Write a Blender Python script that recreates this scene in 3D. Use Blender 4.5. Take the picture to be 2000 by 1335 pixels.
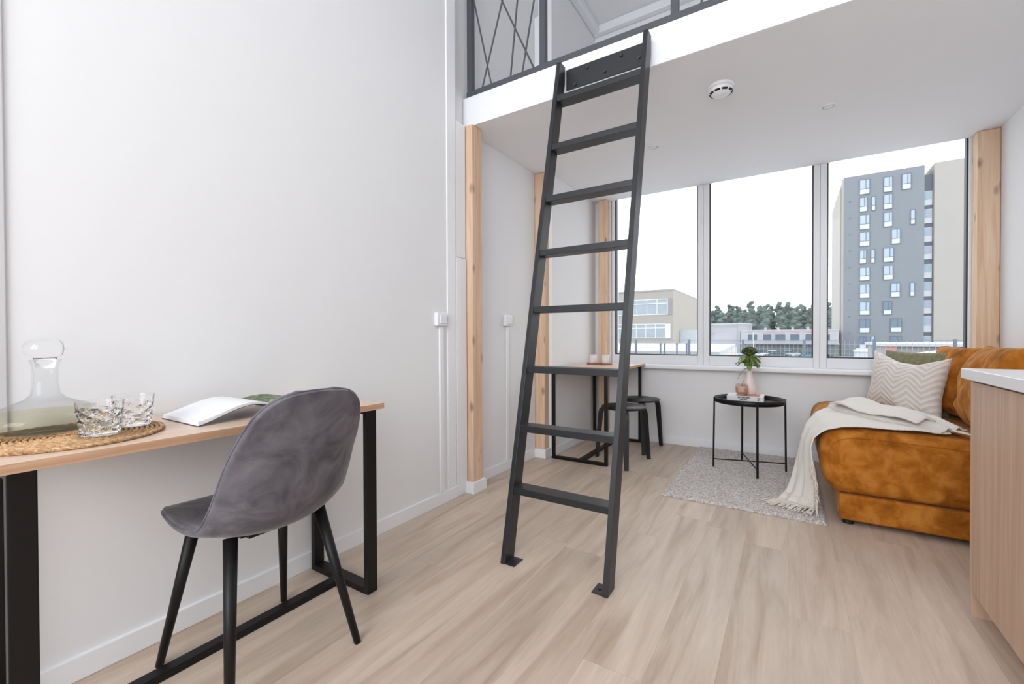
import bpy, bmesh, math, random
from mathutils import Vector, Matrix, noise
random.seed(7)
for o in list(bpy.data.objects): bpy.data.objects.remove(o)
S = bpy.context.scene
COL = S.collection
# ------------------------------------------------------------------ camera
cd = bpy.data.cameras.new('camera'); cam = bpy.data.objects.new('camera', cd); COL.objects.link(cam)
cd.sensor_width = 36; cd.lens = 853/2000*36; cd.clip_start = .03; cd.clip_end = 1000
cam.matrix_world = Matrix.Translation((0, 0, 1.0)) @ Matrix.Rotation(.5654, 4, 'Z') @ Matrix.Rotation(math.pi/2-.0103, 4, 'X') @ Matrix.Rotation(-.0035, 4, 'Z')
S.camera = cam
# ------------------------------------------------------------------ colour, world, light
S.view_settings.view_transform = 'Standard'; S.view_settings.look = 'None'
S.view_settings.gamma = 1; S.view_settings.use_curve_mapping = False
S.view_settings.exposure = 0.17
W = bpy.data.worlds.new('overcast'); S.world = W; W.use_nodes = True
wn = W.node_tree.nodes; wl = W.node_tree.links
bg = wn['Background']; bg.inputs[1].default_value = 2.35
tcw = wn.new('ShaderNodeTexCoord'); sp = wn.new('ShaderNodeSeparateXYZ'); rp = wn.new('ShaderNodeValToRGB')
wl.new(tcw.outputs['Generated'], sp.inputs[0]); wl.new(sp.outputs[2], rp.inputs[0]); wl.new(rp.outputs[0], bg.inputs[0])
rp.color_ramp.elements[0].position = 0; rp.color_ramp.elements[0].color = (.70, .72, .76, 1)
rp.color_ramp.elements[1].position = .5; rp.color_ramp.elements[1].color = (.93, .96, 1, 1)

def area(name, loc, rot, sx, sy, power, col=(1, 1, 1), portal=False):
    l = bpy.data.lights.new(name, 'AREA'); l.shape = 'RECTANGLE'; l.size = sx; l.size_y = sy; l.energy = power; l.color = col
    o = bpy.data.objects.new(name, l); COL.objects.link(o); o.location = loc; o.rotation_euler = rot
    if portal: l.cycles.is_portal = True
    return o
R90 = math.pi/2
# fill lamp added at the unseen rear window; sky portal at the front windows
area('rear_fill_lamp', (-.3, -2.72, 2.35), (R90, 0, 0), 2.4, 2.9, 102, (.93, .965, 1))
area('daylight_front_portal', (-.22, 4.36, 1.6), (-R90, 0, 0), 2.6, 1.6, 1, portal=True)

# ------------------------------------------------------------------ materials
def srgb(*c):
    return tuple(((x/255)/12.92 if x/255 <= .04045 else ((x/255+.055)/1.055)**2.4) for x in c)+(1,)
MATS = {}
def newmat(n):
    m = bpy.data.materials.new(n); m.use_nodes = True; MATS[n] = m
    nt = m.node_tree; b = nt.nodes['Principled BSDF']
    return m, nt, b
def N(nt, t, **k):
    n = nt.nodes.new(t)
    for a, v in k.items():
        if a.startswith('i_'):
            n.inputs[a[2:].replace('_', ' ')].default_value = v
        else: setattr(n, a, v)
    return n
def plain(n, col, rough=.5, metal=0, var=0.03, vs=6, bump=0, bs=200, spec=.5, sheen=0):
    m, nt, b = newmat(n)
    b.inputs['Roughness'].default_value = rough; b.inputs['Metallic'].default_value = metal
    b.inputs['Specular IOR Level'].default_value = spec
    if sheen: b.inputs['Sheen Weight'].default_value = sheen; b.inputs['Sheen Roughness'].default_value = .4
    tc = N(nt, 'ShaderNodeTexCoord'); nz = N(nt, 'ShaderNodeTexNoise'); nz.inputs['Scale'].default_value = vs; nz.inputs['Detail'].default_value = 4
    nt.links.new(tc.outputs['Object'], nz.inputs['Vector'])
    mx = N(nt, 'ShaderNodeMixRGB'); mx.inputs[1].default_value = tuple(c*(1-var) for c in col[:3])+(1,); mx.inputs[2].default_value = tuple(min(1, c*(1+var)) for c in col[:3])+(1,)
    nt.links.new(nz.outputs[0], mx.inputs[0]); nt.links.new(mx.outputs[0], b.inputs['Base Color'])
    if bump:
        n2 = N(nt, 'ShaderNodeTexNoise'); n2.inputs['Scale'].default_value = bs; nt.links.new(tc.outputs['Object'], n2.inputs['Vector'])
        bp = N(nt, 'ShaderNodeBump'); bp.inputs['Strength'].default_value = bump; bp.inputs['Distance'].default_value = .002
        nt.links.new(n2.outputs[0], bp.inputs['Height']); nt.links.new(bp.outputs[0], b.inputs['Normal'])
    return m
def wood(n, c1, c2, axis='Z', knots=False, rough=.5, fine=60, stretch=.06):
    m, nt, b = newmat(n); L = nt.links
    b.inputs['Roughness'].default_value = rough
    tc = N(nt, 'ShaderNodeTexCoord'); mp = N(nt, 'ShaderNodeMapping')
    sc = [1, 1, 1]; sc['XYZ'.index(axis)] = stretch; mp.inputs['Scale'].default_value = sc
    L.new(tc.outputs['Object'], mp.inputs[0])
    n1 = N(nt, 'ShaderNodeTexNoise'); n1.inputs['Scale'].default_value = fine; n1.inputs['Detail'].default_value = 6; n1.inputs['Distortion'].default_value = .6
    L.new(mp.outputs[0], n1.inputs['Vector'])
    n2 = N(nt, 'ShaderNodeTexNoise'); n2.inputs['Scale'].default_value = fine*.25; n2.inputs['Detail'].default_value = 3; n2.inputs['Distortion'].default_value = 1.5
    L.new(mp.outputs[0], n2.inputs['Vector'])
    ad = N(nt, 'ShaderNodeMath', operation='ADD'); L.new(n1.outputs[0], ad.inputs[0]); L.new(n2.outputs[0], ad.inputs[1])
    r = N(nt, 'ShaderNodeValToRGB'); r.color_ramp.elements[0].position = .72; r.color_ramp.elements[1].position = 1.28
    hf = N(nt, 'ShaderNodeMath', operation='MULTIPLY'); hf.inputs[1].default_value = 1; L.new(ad.outputs[0], hf.inputs[0])
    mr = N(nt, 'ShaderNodeMapRange'); mr.inputs[1].default_value = .7; mr.inputs[2].default_value = 1.3; L.new(hf.outputs[0], mr.inputs[0])
    mx = N(nt, 'ShaderNodeMixRGB'); mx.inputs[1].default_value = c2; mx.inputs[2].default_value = c1
    L.new(mr.outputs[0], mx.inputs[0]); out = mx.outputs[0]
    if knots:
        mp2 = N(nt, 'ShaderNodeMapping'); s2 = [1, 1, 1]; s2['XYZ'.index(axis)] = .45; mp2.inputs['Scale'].default_value = s2; L.new(tc.outputs['Object'], mp2.inputs[0])
        nd = N(nt, 'ShaderNodeTexNoise'); nd.inputs['Scale'].default_value = 25; L.new(mp2.outputs[0], nd.inputs['Vector'])
        va = N(nt, 'ShaderNodeVectorMath', operation='MULTIPLY_ADD'); va.inputs[1].default_value = (.012,)*3; L.new(nd.outputs['Color'], va.inputs[0]); L.new(mp2.outputs[0], va.inputs[2])
        vo = N(nt, 'ShaderNodeTexVoronoi'); vo.inputs['Scale'].default_value = 9; L.new(va.outputs[0], vo.inputs['Vector'])
        kr = N(nt, 'ShaderNodeMapRange'); kr.inputs[1].default_value = .07; kr.inputs[2].default_value = .19; kr.inputs[3].default_value = .85; kr.inputs[4].default_value = 0
        L.new(vo.outputs['Distance'], kr.inputs[0])
        mk = N(nt, 'ShaderNodeMixRGB'); mk.inputs[2].default_value = tuple(c*.45 for c in c2[:3])+(1,)
        L.new(kr.outputs[0], mk.inputs[0]); L.new(out, mk.inputs[1]); out = mk.outputs[0]
    L.new(out, b.inputs['Base Color'])
    return m
def thin_glass(n, tint=(1, 1, 1, 1), base=.03, edge=.5, power=3.0, rough=.02):
    m, nt, b = newmat(n); L = nt.links; nt.nodes.remove(b)
    o = nt.nodes['Material Output']; t = N(nt, 'ShaderNodeBsdfTransparent'); t.inputs[0].default_value = tint
    g = N(nt, 'ShaderNodeBsdfGlossy'); g.inputs['Roughness'].default_value = rough
    lw = N(nt, 'ShaderNodeLayerWeight'); lw.inputs[0].default_value = .5
    pw = N(nt, 'ShaderNodeMath', operation='POWER'); pw.inputs[1].default_value = power; L.new(lw.outputs['Facing'], pw.inputs[0])
    ma = N(nt, 'ShaderNodeMath', operation='MULTIPLY_ADD'); ma.inputs[1].default_value = edge; ma.inputs[2].default_value = base; L.new(pw.outputs[0], ma.inputs[0])
    mx = N(nt, 'ShaderNodeMixShader'); L.new(ma.outputs[0], mx.inputs[0]); L.new(t.outputs[0], mx.inputs[1]); L.new(g.outputs[0], mx.inputs[2]); L.new(mx.outputs[0], o.inputs[0])
    return m
white_wall = plain('white_paint', srgb(236, 236, 237), .75, var=.01, bump=.03, bs=120, spec=.2)
white_ceil = plain('ceiling_paint', srgb(243, 243, 245), .8, var=.008, spec=.15)
trim_white = plain('trim_white', srgb(240, 241, 244), .4, var=.005)
frame_white = plain('window_plastic', srgb(232, 234, 238), .35, var=.005)
gasket = plain('gasket_black', srgb(38, 44, 48), .5)
black_metal = plain('black_steel', srgb(17, 16, 17), .42, var=.06, vs=30, bump=.15, bs=400, spec=.3)
ladder_metal = plain('ladder_steel', srgb(31, 33, 37), .40, var=.08, vs=20, bump=.15, bs=300, spec=.5)
rail_metal = plain('rail_steel', srgb(76, 79, 85), .4, var=.05, vs=20)
bolt_metal = plain('bolt_dark', srgb(10, 11, 14), .2, spec=.8)
black_wood = plain('black_stained_wood', srgb(30, 30, 32), .45, var=.12, vs=25, bump=.1, bs=120)
black_plastic = plain('black_plastic', srgb(20, 20, 21), .5)
pine = wood('pine_wood', srgb(230, 204, 178), srgb(208, 170, 136), 'Z', True, .6, 50, .05)
oak_top = wood('oak_laminate', srgb(228, 204, 184), srgb(208, 180, 156), 'Y', False, .30, 70, .05)
oak_edge = wood('oak_edge', srgb(206, 168, 138), srgb(180, 138, 106), 'Y', False, .5, 90, .05)
oak_cab = wood('oak_cabinet', srgb(212, 182, 158), srgb(188, 155, 130), 'Z', False, .5, 60, .04)
counter_m = plain('counter_white', srgb(240, 241, 243), .3, var=.01)
glass_m = thin_glass('window_glass', (.985, .995, .99, 1), .006, .5, 5)
clear = thin_glass('clear_glass', (.991, .993, .993, 1), .012, .38, 3.5)
snow = plain('snow', srgb(182, 185, 190), .8, var=.03, vs=.3)

def floor_mat():
    m, nt, b = newmat('oak_vinyl_planks'); L = nt.links
    b.inputs['Roughness'].default_value = .42; b.inputs['Specular IOR Level'].default_value = .35
    tc = N(nt, 'ShaderNodeTexCoord'); sx = N(nt, 'ShaderNodeSeparateXYZ'); L.new(tc.outputs['Object'], sx.inputs[0])
    W_, LEN = .18, 1.3
    def M(op, a, bb=None, v=None):
        n = N(nt, 'ShaderNodeMath', operation=op); L.new(a, n.inputs[0])
        if bb is not None: L.new(bb, n.inputs[1])
        if v is not None: n.inputs[1].default_value = v
        return n.outputs[0]
    row = M('DIVIDE', sx.outputs[0], v=W_); rowi = M('FLOOR', row); rf = M('FRACT', row)
    wn1 = N(nt, 'ShaderNodeTexWhiteNoise', noise_dimensions='1D'); L.new(rowi, wn1.inputs['W'])
    yy = M('ADD', M('DIVIDE', sx.outputs[1], v=LEN), wn1.outputs['Value']); yi = M('FLOOR', yy); yf = M('FRACT', yy)
    cb = N(nt, 'ShaderNodeCombineXYZ'); L.new(rowi, cb.inputs[0]); L.new(yi, cb.inputs[1])
    wn2 = N(nt, 'ShaderNodeTexWhiteNoise', noise_dimensions='2D'); L.new(cb.outputs[0], wn2.inputs['Vector'])
    # grain, shifted per plank
    vm = N(nt, 'ShaderNodeVectorMath', operation='MULTIPLY_ADD'); L.new(wn2.outputs['Color'], vm.inputs[0]); vm.inputs[1].default_value = (9, 9, 9); L.new(tc.outputs['Object'], vm.inputs[2])
    mp = N(nt, 'ShaderNodeMapping'); mp.inputs['Scale'].default_value = (1, .09, 1); L.new(vm.outputs[0], mp.inputs[0])
    n1 = N(nt, 'ShaderNodeTexNoise'); n1.inputs['Scale'].default_value = 13; n1.inputs['Detail'].default_value = 5; n1.inputs['Distortion'].default_value = 1.2; L.new(mp.outputs[0], n1.inputs[0])
    n2 = N(nt, 'ShaderNodeTexNoise'); n2.inputs['Scale'].default_value = 110; n2.inputs['Detail'].default_value = 3; L.new(mp.outputs[0], n2.inputs[0])
    r1 = N(nt, 'ShaderNodeValToRGB'); e = r1.color_ramp.elements
    e[0].position = .28; e[0].color = srgb(180, 158, 138); e[1].position = .75; e[1].color = srgb(212, 195, 178)
    x = e.new(.48); x.color = srgb(200, 181, 163)
    L.new(n1.outputs[0], r1.inputs[0])
    mr = N(nt, 'ShaderNodeMapRange'); mr.inputs[3].default_value = .90; mr.inputs[4].default_value = 1.09; L.new(wn2.outputs['Value'], mr.inputs[0])
    mr2 = N(nt, 'ShaderNodeMapRange'); mr2.inputs[1].default_value = .3; mr2.inputs[2].default_value = .7; mr2.inputs[3].default_value = .95; mr2.inputs[4].default_value = 1.04; L.new(n2.outputs[0], mr2.inputs[0])
    k = M('MULTIPLY', mr.outputs[0], mr2.outputs[0])
    # seams
    s1 = M('LESS_THAN', rf, v=.010); s2 = M('LESS_THAN', yf, v=.0018); sm = M('MAXIMUM', s1, s2)
    sk = N(nt, 'ShaderNodeMapRange'); sk.inputs[3].default_value = 1; sk.inputs[4].default_value = .86; L.new(sm, sk.inputs[0])
    k2 = M('MULTIPLY', k, sk.outputs[0])
    vs = N(nt, 'ShaderNodeVectorMath', operation='SCALE'); L.new(r1.outputs[0], vs.inputs[0]); L.new(k2, vs.inputs['Scale'])
    L.new(vs.outputs[0], b.inputs['Base Color'])
    return m
floor_m = floor_mat()

def mottled(n, cols, scale, rough=.8, dist=1.0, sheen=.3, bump=.2, bs=60, pos=(.3, .5, .7), sheen_tint=None):
    m, nt, b = newmat(n); L = nt.links; b.inputs['Roughness'].default_value = rough; b.inputs['Specular IOR Level'].default_value = .15
    b.inputs['Sheen Weight'].default_value = sheen; b.inputs['Sheen Roughness'].default_value = .35
    if sheen_tint: b.inputs['Sheen Tint'].default_value = sheen_tint
    tc = N(nt, 'ShaderNodeTexCoord'); nz = N(nt, 'ShaderNodeTexNoise'); nz.inputs['Scale'].default_value = scale; nz.inputs['Detail'].default_value = 7; nz.inputs['Distortion'].default_value = dist; nz.inputs['Roughness'].default_value = .6
    L.new(tc.outputs['Object'], nz.inputs[0]); r = N(nt, 'ShaderNodeValToRGB'); e = r.color_ramp.elements
    e[0].position = pos[0]; e[0].color = cols[0]; e[1].position = pos[2]; e[1].color = cols[2]; x = e.new(pos[1]); x.color = cols[1]
    L.new(nz.outputs[0], r.inputs[0]); L.new(r.outputs[0], b.inputs['Base Color'])
    n2 = N(nt, 'ShaderNodeTexNoise'); n2.inputs['Scale'].default_value = bs; n2.inputs['Detail'].default_value = 4; L.new(tc.outputs['Object'], n2.inputs[0])
    bp = N(nt, 'ShaderNodeBump'); bp.inputs['Strength'].default_value = bump; bp.inputs['Distance'].default_value = .01; L.new(n2.outputs[0], bp.inputs['Height']); L.new(bp.outputs[0], b.inputs['Normal'])
    return m
velvet = mottled('grey_velvet', (srgb(76, 73, 80), srgb(102, 99, 106), srgb(122, 119, 126)), 9, .75, 1.2, .35, .08, 40, (.3, .5, .72))
ochre = mottled('ochre_suede', (srgb(136, 78, 18), srgb(172, 103, 32), srgb(196, 130, 56)), 13, .85, .4, .25, .15, 30, (.32, .5, .7), (1, .7, .35, 1))
rug_m = mottled('rug_wool', (srgb(168, 158, 152), srgb(210, 202, 197), srgb(235, 230, 226)), 85, .95, .3, .2, .9, 160, (.36, .5, .64))
green_fab = mottled('olive_fabric', (srgb(112, 110, 82), srgb(130, 127, 98), srgb(146, 142, 113)), 60, .9, .2, .2, .2, 200)

def chevron_mat(n, c1, c2, nu, amp, freq):
    m, nt, b = newmat(n); L = nt.links; b.inputs['Roughness'].default_value = .85; b.inputs['Specular IOR Level'].default_value = .15
    b.inputs['Sheen Weight'].default_value = .3
    uv = N(nt, 'ShaderNodeTexCoord'); s = N(nt, 'ShaderNodeSeparateXYZ'); L.new(uv.outputs['UV'], s.inputs[0])
    pp = N(nt, 'ShaderNodeMath', operation='PINGPONG'); L.new(s.outputs[0], pp.inputs[0]); pp.inputs[1].default_value = nu
    ma = N(nt, 'ShaderNodeMath', operation='MULTIPLY_ADD'); L.new(pp.outputs[0], ma.inputs[0]); ma.inputs[1].default_value = amp; L.new(s.outputs[1], ma.inputs[2])
    mf = N(nt, 'ShaderNodeMath', operation='MULTIPLY'); L.new(ma.outputs[0], mf.inputs[0]); mf.inputs[1].default_value = freq
    sn = N(nt, 'ShaderNodeMath', operation='SINE'); L.new(mf.outputs[0], sn.inputs[0])
    mr = N(nt, 'ShaderNodeMapRange'); mr.inputs[1].default_value = -.5; mr.inputs[2].default_value = .5; L.new(sn.outputs[0], mr.inputs[0])
    mx = N(nt, 'ShaderNodeMixRGB'); mx.inputs[1].default_value = c1; mx.inputs[2].default_value = c2; L.new(mr.outputs[0], mx.inputs[0]); L.new(mx.outputs[0], b.inputs['Base Color'])
    bp = N(nt, 'ShaderNodeBump'); bp.inputs['Strength'].default_value = .5; bp.inputs['Distance'].default_value = .004; L.new(mr.outputs[0], bp.inputs['Height']); L.new(bp.outputs[0], b.inputs['Normal'])
    return m
pillow_m = chevron_mat('herringbone_fabric', srgb(214, 204, 196), srgb(230, 223, 217), .17, 1.0, 64)
throw_m = chevron_mat('knit_fabric', srgb(228, 221, 212), srgb(241, 236, 229), .05, .6, 330)

# ------------------------------------------------------------------ mesh helpers
class MB:
    def __init__(s): s.bm = bmesh.new(); s.uv = None
    def box(s, x0, x1, y0, y1, z0, z1):
        v = [s.bm.verts.new(p) for p in ((x0,y0,z0),(x1,y0,z0),(x1,y1,z0),(x0,y1,z0),(x0,y0,z1),(x1,y0,z1),(x1,y1,z1),(x0,y1,z1))]
        for f in ((0,3,2,1),(4,5,6,7),(0,1,5,4),(1,2,6,5),(2,3,7,6),(3,0,4,7)): s.bm.faces.new([v[i] for i in f])
        return s
    def loft(s, rings, cap=True, close=True):
        vr = [[s.bm.verts.new(p) for p in r] for r in rings]; n = len(vr[0])
        for a, b in zip(vr, vr[1:]):
            for i in range(n if close else n-1):
                j = (i+1) % n; s.bm.faces.new((a[i], a[j], b[j], b[i]))
        if cap: s.bm.faces.new(vr[0][::-1]); s.bm.faces.new(vr[-1])
        return s
    def rod(s, p, q, r0, r1=None, n=14):
        r1 = r0 if r1 is None else r1; p = Vector(p); q = Vector(q); d = (q-p).normalized()
        u = d.cross(Vector((0,0,1)) if abs(d.z) < .9 else Vector((1,0,0))).normalized(); w = d.cross(u)
        return s.loft([[c+(u*math.cos(2*math.pi*i/n)+w*math.sin(2*math.pi*i/n))*r for i in range(n)] for c, r in ((p, r0), (q, r1))])
    def tube(s, pts, r, n=8, rs=None):
        pts = [Vector(p) for p in pts]; rings = []; up = None
        for i, p in enumerate(pts):
            d = (pts[min(i+1, len(pts)-1)]-pts[max(i-1, 0)]).normalized()
            if up is None: up = d.cross(Vector((0,0,1)) if abs(d.z) < .9 else Vector((1,0,0))).normalized()
            u = (up-d*up.dot(d)).normalized(); up = u; w = d.cross(u); rr = rs[i] if rs else r
            rings.append([p+(u*math.cos(2*math.pi*k/n)+w*math.sin(2*math.pi*k/n))*rr for k in range(n)])
        return s.loft(rings)
    def lathe(s, prof, c=(0,0,0), n=40, cap=True):
        rings = [[Vector(c)+Vector((r*math.cos(2*math.pi*i/n), r*math.sin(2*math.pi*i/n), z)) for i in range(n)] for r, z in prof]
        return s.loft(rings, cap)
    def prism(s, pts, y0, y1):      # polygon in XZ extruded along Y
        return s.loft([[Vector((x, y, z)) for x, z in pts] for y in (y0, y1)])
    def beam(s, p, q, side, w, d):  # rectangular bar p->q, 'side' dir width w, other dir d
        p = Vector(p); q = Vector(q); a = (q-p).normalized(); u = Vector(side); u = (u-a*u.dot(a)).normalized(); v = a.cross(u)
        return s.loft([[c+u*i*w/2+v*j*d/2 for i, j in ((-1,-1),(1,-1),(1,1),(-1,1))] for c in (p, q)])
    def grid(s, fn, nu, nv, uvscale=(1, 1)):
        if s.uv is None: s.uv = s.bm.loops.layers.uv.new('UVMap')
        V = [[s.bm.verts.new(fn(i/nu, j/nv)) for j in range(nv+1)] for i in range(nu+1)]
        for i in range(nu):
            for j in range(nv):
                f = s.bm.faces.new((V[i][j], V[i+1][j], V[i+1][j+1], V[i][j+1]))
                for l, (a, b) in zip(f.loops, ((i,j),(i+1,j),(i+1,j+1),(i,j+1))): l[s.uv].uv = (a/nu*uvscale[0], b/nv*uvscale[1])
        return s
    def ico(s, c, r, sub=2, sq=(1,1,1), jit=0, seed=0):
        t = bmesh.new(); bmesh.ops.create_icosphere(t, subdivisions=sub, radius=1)
        m = {}
        for v in t.verts:
            k = 1+jit*noise.noise(v.co*1.7+Vector((seed, seed*.7, 3)))
            m[v.index] = s.bm.verts.new(Vector(c)+Vector((v.co.x*r*sq[0], v.co.y*r*sq[1], v.co.z*r*sq[2]))*k)
        for f in t.faces: s.bm.faces.new([m[v.index] for v in f.verts])
        t.free(); return s
def tag(o, label=None, cat=None, group=None, kind=None):
    if label: o['label'] = label
    if cat: o['category'] = cat
    if group: o['group'] = group
    if kind: o['kind'] = kind
    return o
def wloc(o):
    v = Vector((0,0,0))
    while o: v += o.location; o = o.parent
    return v
def obj(name, mb, mat, parent=None, world=True, origin=None, smooth=False, bevel=0, sub=0, solid=0, label=None, seg=2, off=0, angle=35):
    me = bpy.data.meshes.new(name); bm = mb.bm
    bmesh.ops.recalc_face_normals(bm, faces=bm.faces)
    o = bpy.data.objects.new(name, me); COL.objects.link(o)
    sh = Vector((0,0,0))
    if parent:
        o.parent = parent
        if world: sh = wloc(parent)
    elif origin: sh = Vector(origin); o.location = sh
    if sh.length: bmesh.ops.translate(bm, verts=bm.verts, vec=-sh)
    bm.to_mesh(me); bm.free()
    me.materials.append(mat)
    if smooth:
        for p in me.polygons: p.use_smooth = True
    if solid: d = o.modifiers.new('s', 'SOLIDIFY'); d.thickness = solid; d.offset = off
    if bevel:
        b = o.modifiers.new('b', 'BEVEL'); b.width = bevel; b.segments = seg; b.limit_method = 'ANGLE'; b.angle_limit = math.radians(angle)
    if sub: q = o.modifiers.new('u', 'SUBSURF'); q.levels = sub; q.render_levels = sub
    if label: o['label'] = label
    return o
def empty(name, loc, label, cat, group=None):
    o = bpy.data.objects.new(name, None); COL.objects.link(o); o.location = loc; o.empty_display_size = .1
    return tag(o, label, cat, group)
def struct(name, mb, mat, **k):
    o = obj(name, mb, mat, **k)
    if not k.get('parent'): o['kind'] = 'structure'
    return o
def copy_tree(o, parent=None):
    c = o.copy(); COL.objects.link(c); c.parent = parent
    for ch in list(o.children): copy_tree(ch, c)
    return c

# ------------------------------------------------------------------ room shell
XL, XR, YW, ZC, ZT, YL = -1.765, 1.17, 4.25, 2.365, 2.552, 2.25
YB, ZR = -2.6, 4.12
struct('floor', MB().box(-2.1, 1.4, -2.8, 4.4, -.12, 0), floor_m)
struct('wall_left', MB().box(-2.0, XL, .255, 2.135, 0, ZR), white_wall)
struct('wall_left_rear', MB().box(-2.0, XL-.02, -2.8, .255, 0, ZR), white_wall)
struct('wall_left_alcove', MB().box(-2.0, -1.805, 2.135, 3.28, 0, ZR), white_wall)
struct('wall_left_window_end', MB().box(-2.0, -1.68, 3.28, 4.4, 0, ZR), white_wall)
struct('wall_right', MB().box(XR, 1.4, -2.8, 4.4, 0, ZR), white_wall)
mb = MB(); mb.box(-2.0, 1.4, YW, YW+.22, 0, .735); mb.box(-2.0, -1.51, YW, YW+.22, .735, ZR); mb.box(1.085, 1.4, YW, YW+.22, .735, ZR); mb.box(-1.51, 1.085, YW, YW+.22, ZC+.09, ZR)
struct('wall_window', mb, white_wall)
mb = MB(); mb.box(-2.0, 1.4, -2.82, YB, 0, .85); mb.box(-2.0, -1.55, -2.82, YB, .85, ZR); mb.box(.95, 1.4, -2.82, YB, .85, ZR); mb.box(-1.55, .95, -2.82, YB, 3.85, ZR)
struct('wall_rear', mb, white_wall)
struct('ceiling', MB().box(-2.0, XR, YL+.02, YW, ZC, ZT-.005), white_ceil)
struct('ceiling.001', MB().box(-2.1, 1.4, -2.82, 4.5, ZR, ZR+.15), white_ceil)
struct('trim_1', MB().box(-1.80, XR, YL, YL+.02, ZC-.002, ZT), trim_white, bevel=.002)
# cornice along the upper ceiling and small boxed riser of the upper room
struct('trim_2', MB().box(-1.68, XR, YW-.07, YW, ZR-.08, ZR), trim_white, bevel=.01)
struct('trim_3', MB().box(-1.68, -1.61, 3.28, YW-.07, ZR-.08, ZR).box(-1.765, -1.70, .3, 2.0, ZR-.08, ZR).box(-1.805, -1.74, 2.14, 3.28, ZR-.08, ZR), trim_white, bevel=.01)
struct('trim_4', MB().box(-1.802, -1.72, 3.20, 3.279, ZT, 3.66), trim_white, bevel=.004)
# boxed-in pipe beside the alcove, two lengths with a joint
struct('trim_5', MB().box(-1.81, -1.757, 2.125, 2.225, 0, 1.505).box(-1.81, -1.762, 2.13, 2.222, 1.508, 2.36), trim_white, bevel=.003)
struct('trim_6', MB().box(-1.80, -1.757, 2.04, 2.118, .07, ZR-.09), trim_white, bevel=.002)
struct('trim_7', MB().box(-1.79, -1.758, .10, .262, 0, 3.3), plain('recess_shade_grey', srgb(206, 204, 206), .6, var=.01), bevel=.003)  # grey colour stands in for the shade of a recessed strip
def skirt(name, *bx):
    mb = MB()
    for b in bx: mb.box(*b)
    struct(name, mb, trim_white, bevel=.003)
skirt('baseboard_left', (XL-.02, XL+.013, .255, 2.12, 0, .072))
skirt('baseboard_left_alcove', (-1.82, -1.792, 2.34, 3.19, 0, .072))
skirt('baseboard_left_window_end', (-1.70, -1.667, 3.335, YW, 0, .072))
skirt('baseboard_window', (-1.66, XR, YW-.014, YW+.01, 0, .072))
skirt('baseboard_right', (XR-.014, XR+.01, 2.3, YW-.015, 0, .072))

# ------------------------------------------------------------------ windows
def window(n, x0, x1, fl, fr):
    z0, z1, y = .828, 2.43, YW
    mb = MB(); a, b = x0-fl, x1+fr
    mb.box(a, x0, y+.0, y+.075, .742, z1+.02); mb.box(x1, b, y+.0, y+.075, .742, z1+.02); mb.box(x0, x1, y+.0, y+.075, .742, z0); mb.box(x0, x1, y+.0, y+.075, z1, z1+.02)
    f = struct('window_%d' % n, mb, frame_white, origin=((x0+x1)/2, y, .742), bevel=.004)
    g = MB(); t = .009
    for bx in ((x0, x0+t, z0, z1), (x1-t, x1, z0, z1), (x0+t, x1-t, z0, z0+t)): g.box(bx[0], bx[1], y+.012, y+.06, bx[2], bx[3])
    obj('window_gasket', g, gasket, f)
    obj('window_pane', MB().box(x0+.002, x1-.002, y+.034, y+.040, z0+.002, z1), glass_m, f)
    return f
window(1, -1.476, -.701, .03, .047)
window(2, -.605, .163, .048, .043)
window(3, .251, 1.046, .044, .035)
mb = MB(); mb.box(-1.68, 1.165, YW-.085, YW, .703, .742)
struct('trim_8', mb, trim_white, bevel=.012, seg=4)
# tall unseen rear window, added to light the room from behind the camera
mb = MB(); X0, X1, Z0, Z1 = -1.55, .95, .85, 3.85
for b in ((X0, X0+.07, Z0, Z1), (X1-.07, X1, Z0, Z1), (-.34, -.26, Z0+.07, Z1-.07), (X0+.07, X1-.07, Z0, Z0+.07), (X0+.07, X1-.07, Z1-.07, Z1)): mb.box(b[0], b[1], YB-.12, YB-.05, b[2], b[3])
f = struct('window_4', mb, frame_white)

# ------------------------------------------------------------------ timber posts
def post(x0, x1, y0, y1, label, skirt_bx=None):
    r = empty('wooden_post', ((x0+x1)/2, (y0+y1)/2, 0), label, 'post', None)
    obj('timber', MB().box(x0, x1, y0, y1, 0, ZC-.002), pine, r, bevel=.003)
    if skirt_bx:
        obj('post_skirting', MB().box(*skirt_bx), trim_white, r, bevel=.002, label='white skirting wrapped round the foot of the post')
    return r
post(-1.803, -1.712, 2.232, 2.335, 'tall pine post with knots beside the white boxed corner, nearest the camera on the left', (-1.80, -1.695, 2.212, 2.352, 0, .07))
post(-1.803, -1.712, 3.20, 3.30, 'pine post behind the black ladder, middle of the three posts on the left wall', (-1.80, -1.695, 3.18, 3.318, 0, .07))
post(-1.613, -1.53, 4.165, 4.245, 'pine post in the corner beside the left edge of the window', None)
post(1.06, 1.168, 4.14, 4.245, 'thick knotty pine post at the right end of the window, behind the orange sofa', None)

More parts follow.
